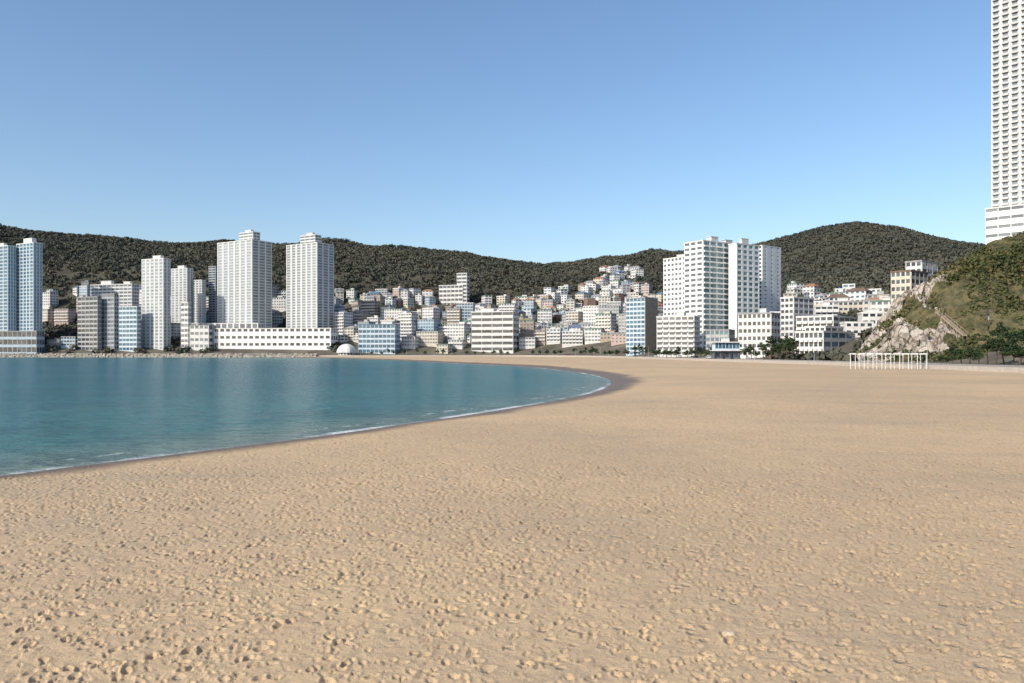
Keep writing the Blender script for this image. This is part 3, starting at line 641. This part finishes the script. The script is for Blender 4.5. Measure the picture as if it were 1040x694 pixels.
C=np.stack([xs_,ys_,zz+hgt*.48],1); rad=np.stack([hgt*.85,hgt*.85,hgt*.55],1)
tint=np.clip(.02+.8*(vnoise(xs_/130,ys_/80,52)*.65+vnoise(xs_/45,ys_/35,53)*.35)+rng.normal(size=k)*.08,0,1)
v,q,tt=leaf_quads(C,rad,24,1.2,rng,tint,.05)
tag(obj('hill_wood',np_mesh('hill_wood',v,q,M_forest,{'tint':tt})),'dark olive and brown wood covering the hills behind the town','wood',kind='stuff')
# ---------------------------------------------------------------- single trees
def tree_meshes(kind,seed):
    r=random.Random(seed); rg=np.random.default_rng(seed); mb=MB(); tips=[]
    H={'pine':7.5,'round':5.5}[kind]
    bend=np.array([r.uniform(-.12,.12),r.uniform(-.12,.12)])
    segs=5; hs=np.linspace(0,H*(.82 if kind=='pine' else .6),segs+1); pts=[np.array([bend[0]*h+r.uniform(-.1,.1),bend[1]*h+r.uniform(-.1,.1),h-.3*(h==0)]) for h in hs]
    r0=.22
    for i in range(segs): mb.tube(pts[i],pts[i+1],r0*(1-i/segs*.75),r0*(1-(i+1)/segs*.75),7)
    for i in range(9 if kind=='pine' else 7):
        f=r.uniform(.45,1); b0=pts[0]+(pts[-1]-pts[0])*f; an=i*2.4+r.uniform(-.4,.4); L=r.uniform(1.2,2.4)*(1.25-.5*f)
        e=b0+np.array([math.cos(an)*L,math.sin(an)*L,r.uniform(.3,1.1)]); mb.tube(b0,e,.07,.03,5); tips.append(e); tips.append(b0*.4+e*.6+np.array([0,0,.3]))
    tips.append(pts[-1]+np.array([0,0,.6])); tips.append(pts[-1]+np.array([.4,.2,1.2]))
    C=np.array(tips); k=len(C); ra=rg.uniform(.6,1.1,k)
    rad=np.stack([ra,ra,ra*(.55 if kind=='pine' else .8)],1)
    v,q,tt=leaf_quads(C,rad,60,.16,rg,rg.uniform(0,1,k)**1.4)
    return mb.mesh('trunk',M_bark),np_mesh('crown',v,q,M_pine,{'tint':tt})
TM={k_:[tree_meshes(k_,s_) for s_ in (1,2,3,4)] for k_ in ('pine','round')}
def tree(kind,x,y,s,base,group,px):
    z=ground(x,y); d=polydist([x],[y],PROM)[0]
    if d<18: z=1.2 if (d<6 or d>13) else 1.08
    o=empty('pine_tree' if kind=='pine' else 'broadleaf_tree',(x,y,z),random.uniform(0,6)); tag(o,None,'tree',group)
    t_,c_=random.choice(TM[kind]); obj('trunk',t_,o); obj('crown',c_,o); o.scale=(s,s,s*random.uniform(.9,1.15))
    later(o,base,px); OCC.append((x,y,2))
prog=PROM[(PROM[:,0]>-150)&(PROM[:,1]>330)]; s_=np.concatenate([[0],np.cumsum(np.linalg.norm(np.diff(prog,axis=0),axis=1))])
tot=float(s_[-1]); dd=10.
def along(sv,d):
    x=np.interp(sv,s_,prog[:,0]); y=np.interp(sv,s_,prog[:,1]); x2=np.interp(sv+1,s_,prog[:,0]); y2=np.interp(sv+1,s_,prog[:,1])
    q=np.array([y2-y,-(x2-x)]); q/=np.linalg.norm(q)+1e-9; return float(x+q[0]*d),float(y+q[1]*d)
while dd<tot-5:
    x,y=along(dd,random.choice([4.5,15.5,15.5])); px=HX+x/y*F
    tree(random.choice(['pine','round','round']),x,y,random.uniform(.75,1.15),'dark green tree in the row behind the beach','trees behind the beach',px)
    dd+=random.uniform(5,13)
for px,Yt,s in ((776,372,1.),(783,366,1.2),(792,362,1.1),(799,370,1.25),(806,365,1.1)):
    tree('pine',(px-HX)/F*Yt,Yt,s*1.05,'dark pine in the small grove left of the white frame pergola','pines in the small grove',px)
for px,Yt,s in ((956,262,.6),(968,255,.8),(976,246,1.0),(985,250,1.0),(994,243,.9),(1003,246,1.1),(1012,241,1.0),(1020,245,1.15),(1029,240,1.2),(1036,236,1.3),(1043,233,1.4),(1033,262,1.5),(1018,266,1.3)):
    tree(random.choice(['round','pine']),(px-HX)/F*Yt,Yt,s,'dark green tree along the road under the right hill','trees under the right hill',px)
# ---------------------------------------------------------------- lamps
mbp=MB(); mbp.tube((0,0,0),(0,0,7.5),.11,.06,8); mbp.tube((0,0,0),(0,0,.6),.2,.16,8); pole=mbp.mesh('pole',M_steel)
mba=MB(); mba.tube((0,0,7.4),(-1.6,0,7.9),.05,.04,6); arm=mba.mesh('arm',M_steel)
mbl=MB(); mbl.box(-2.2,-1.4,-.16,.16,7.82,7.97); lampm=mbl.mesh('lamp_head',M_steel)
def lamp(x,y,base,group):
    o=tag(empty('street_lamp',(x,y,1.2),0),None,'street lamp',group)
    for n_,m_ in (('pole',pole),('arm',arm),('lamp_head',lampm)): obj(n_,m_,o)
    later(o,base,HX+x/y*F)
dd=20.
while dd<tot:
    x,y=along(dd,5.3); lamp(x,y,'grey street lamp on the promenade behind the beach','lamps along the promenade'); dd+=45
for Yt in (235,275,310):
    lamp(float(np.interp(Yt,[184,270,324],[119,116,111]))+5.3,Yt,'grey street lamp on the promenade near the white pergola','lamps near the pergola')
# ---------------------------------------------------------------- cars
def car_meshes(m):
    def loft(pr,hw):
        mb=MB(); n=len(pr); v=[]
        for s in (-1,1):
            for x,z,ins in pr: v.append((x,s*(hw-ins),z))
        mb.add(v,[tuple(range(n)),tuple(range(2*n-1,n-1,-1))]+[(i,n+i,n+(i+1)%n,(i+1)%n) for i in range(n)]); return mb
    body=loft([(-2.2,.35,0),(-2.25,.8,.05),(-2.1,.98,.1),(1.0,1.0,.08),(2.05,.82,.12),(2.2,.6,.08),(2.15,.35,0)],.9)
    roof=loft([(-1.75,1.0,.1),(-1.3,1.45,.22),(.2,1.47,.22),(1.0,1.0,.1)],.9)
    wh=MB(); wh.tube((0,-.1,0),(0,.1,0),.33,.33,12)
    hl=MB(); hl.box(-.05,.05,-.17,.17,-.08,.08)
    return body.mesh('body',m),roof.mesh('cabin_glass',G['dark']),wh.mesh('wheel',M_tyre),hl.mesh('headlight',M_metal)
for i,(sv,cn,c) in enumerate(((95,'white',(.75,.75,.74)),(118,'black',(.02,.02,.02)),(150,'silver',(.45,.46,.47)),(205,'white',(.75,.75,.74)),(262,'dark blue',(.03,.05,.14)),(330,'silver',(.45,.46,.47)),(400,'red',(.35,.03,.02)))):
    m_=mat('car_paint_'+cn.replace(' ','_'),c,.25,var=.03,spec=.5); x,y=along(sv,12); x2,y2=along(sv+2,12)
    o=tag(empty('parked_car',(x,y,1.088),math.atan2(y2-y,x2-x)),None,'car','cars on the road behind the beach'); A=car_meshes(m_)
    obj('body',A[0],o); obj('cabin_glass',A[1],o)
    for xx in (-1.35,1.35):
        for yy in (-.82,.82): obj('wheel',A[2],o,(xx,yy,.33))
    for yy in (-.55,.55): obj('headlight',A[3],o,(2.17,yy,.66))
    later(o,f'{cn} car on the road behind the beach',HX+x/y*F)
# ---------------------------------------------------------------- watch house on the promenade
Yk=408.; xk=(737-HX)/F*Yk; o=tag(empty('watch_house',(xk,Yk,1.2)),'raised watch house with white roof and blue glass at the beach edge','building')
for sx in (-6.3,-2.1,2.1,6.3):
    for sy in (-3,3):
        mb=MB(); mb.box(sx-.25,sx+.25,sy-.25,sy+.25,-1.6,4.0); mb.build('post',M_dmetal,o)
mb=MB(); mb.box(-7.2,7.2,-4,4,4,4.4); mb.build('deck',W['white'],o)
mb=MB(); mb.box(-6.2,6.2,-3,3,4.4,8.2)
for i in range(8): xx=-6.2+12.4*i/7; mb.box(xx-.12,xx+.12,-3.15,-2.95,4.4,8.2)
mb.box(-6.2,6.2,-3.12,-2.95,4.4,5.2); mb.build('wall',W['bluewhite'],o)
for i in range(7): obj('window',pane_mesh(1.55,2.9,G['blue']),o,(-6.2+12.4*(i+.5)/7,-3.02,6.7))
mb=MB(); mb.box(-7.4,7.4,-4.2,4.2,8.2,8.7); mb.box(-2,1.5,-1.5,1.5,8.7,10.4); mb.build('roof',RF['white'],o)
mb=MB()
for i in range(12): mb.box(7.2+i*.35,7.55+i*.35,-3.6,-2.4,4.0-i*.34,4.3-i*.34)
mb.build('stair',M_steel,o)
mb=MB(); mb.box(-6,6,-2.6,2.6,-1.6,3.9); mb.build('ground_floor_wall',W['dark'],o)
for i in range(5): obj('window',pane_mesh(1.7,2.2,G['dark']),o,(-4.6+2.3*i,-2.63,1.9))
# ---------------------------------------------------------------- white frame pergola
Yp=226.; o=tag(empty('pergola',((902-HX)/F*Yp,Yp,0)),'white open frame pergola of slim posts at the right beach edge','pergola')
Lp=20.
for i in range(9):
    xx=-Lp/2+Lp*i/8
    for sy in (-1.6,1.6):
        mb=MB(); mb.tube((xx,sy,-.4),(xx,sy,4.3),.085,.085,8); mb.build('post',M_metal,o)
    mb=MB(); mb.box(xx-.07,xx+.07,-2,2,4.30,4.48); mb.build('cross_beam',M_metal,o)
for sy in (-1.6,1.6):
    mb=MB(); mb.box(-Lp/2-.5,Lp/2+.5,sy-.08,sy+.08,4.1,4.295); mb.build('beam',M_metal,o)
# ---------------------------------------------------------------- utility pole
q=cast(1003,347)
if q:
    x,y,z=q; s=y/F; o=tag(empty('utility_pole',(x,y,z-.5)),'dark utility pole with crossarms on the scrubby right hill','pole'); H=27*s+.5
    mb=MB(); mb.tube((0,0,0),(0,0,H),.22,.14,8); mb.build('pole',M_dmetal,o)
    for hh in (H-.6,H-1.6):
        mb=MB(); mb.box(-1.1,1.1,-.08,.08,hh,hh+.16); mb.build('crossarm',M_dmetal,o)
        for xx in (-.9,.9):
            mb=MB(); mb.tube((xx,0,hh+.16),(xx,0,hh+.5),.09,.06,6); mb.build('insulator',M_steel,o)
    mb=MB(); mb.tube((.35,0,H-3.4),(.35,0,H-2.2),.32,.32,8); mb.build('transformer',M_steel,o)
pts=[cast(952+28*f,326+26*f) for f in np.linspace(0,1,9)]
pts=[p for p in pts if p]
if len(pts)>3:
    p0,p1=np.array(pts[0]),np.array(pts[-1]); o=tag(empty('hill_stair',tuple(p1)),'wooden stair with handrails slanting down the right hillside','stairs'); mb=MB(); n=28
    d=p0-p1; hd=math.hypot(d[0],d[1]); ux,uy=d[0]/hd,d[1]/hd
    for i in range(n): mb.fbox((0,0),(ux,uy),(uy,-ux),hd*i/n,hd*(i+1)/n+.02,-.8,.8,d[2]*(i+1)/n+2.6,d[2]*(i+1)/n+3.3)
    mb.build('tread',M_wood,o)
    for sy in (-.8,.8):
        mb=MB(); a=(uy*sy,-ux*sy,4.4); b_=(d[0]+uy*sy,d[1]-ux*sy,d[2]+4.4); mb.tube(a,b_,.08,.08,6)
        for i in range(10): f=i/9; mb.tube((d[0]*f+uy*sy,d[1]*f-ux*sy,d[2]*f-1.5),(d[0]*f+uy*sy,d[1]*f-ux*sy,d[2]*f+4.4),.07,.07,5)
        mb.build('handrail',M_wood,o)
def pebble(px,py,s,label,m):
    y=EYE*F/(py-HY); x=(px-HX)/F*y; mb=MB(); n=12; v=[]
    for j in range(1,6):
        th=math.pi*j/6
        for i in range(n):
            k_=1+random.uniform(-.13,.13); ph=2*math.pi*i/n; v.append((s*1.3*k_*math.sin(th)*math.cos(ph),s*k_*math.sin(th)*math.sin(ph),s*.55*k_*math.cos(th)))
    mb.add(v,[(j*n+i,(j+1)*n+i,(j+1)*n+(i+1)%n,j*n+(i+1)%n) for j in range(4) for i in range(n)]+[tuple(range(n)),tuple(range(5*n-1,4*n-1,-1))])
    tag(mb.build('stone',m,None,(x,y,.0)),label,'stone')
m_st=mat('pale_stone',(.56,.44,.31),.9,scale=8)
pebble(741,644,.10,'pale rounded stone lying in the foreground sand, right of centre',m_st)
pebble(520,632,.06,'small pale stone in the foreground sand near the picture centre',m_st)
flush_labels()
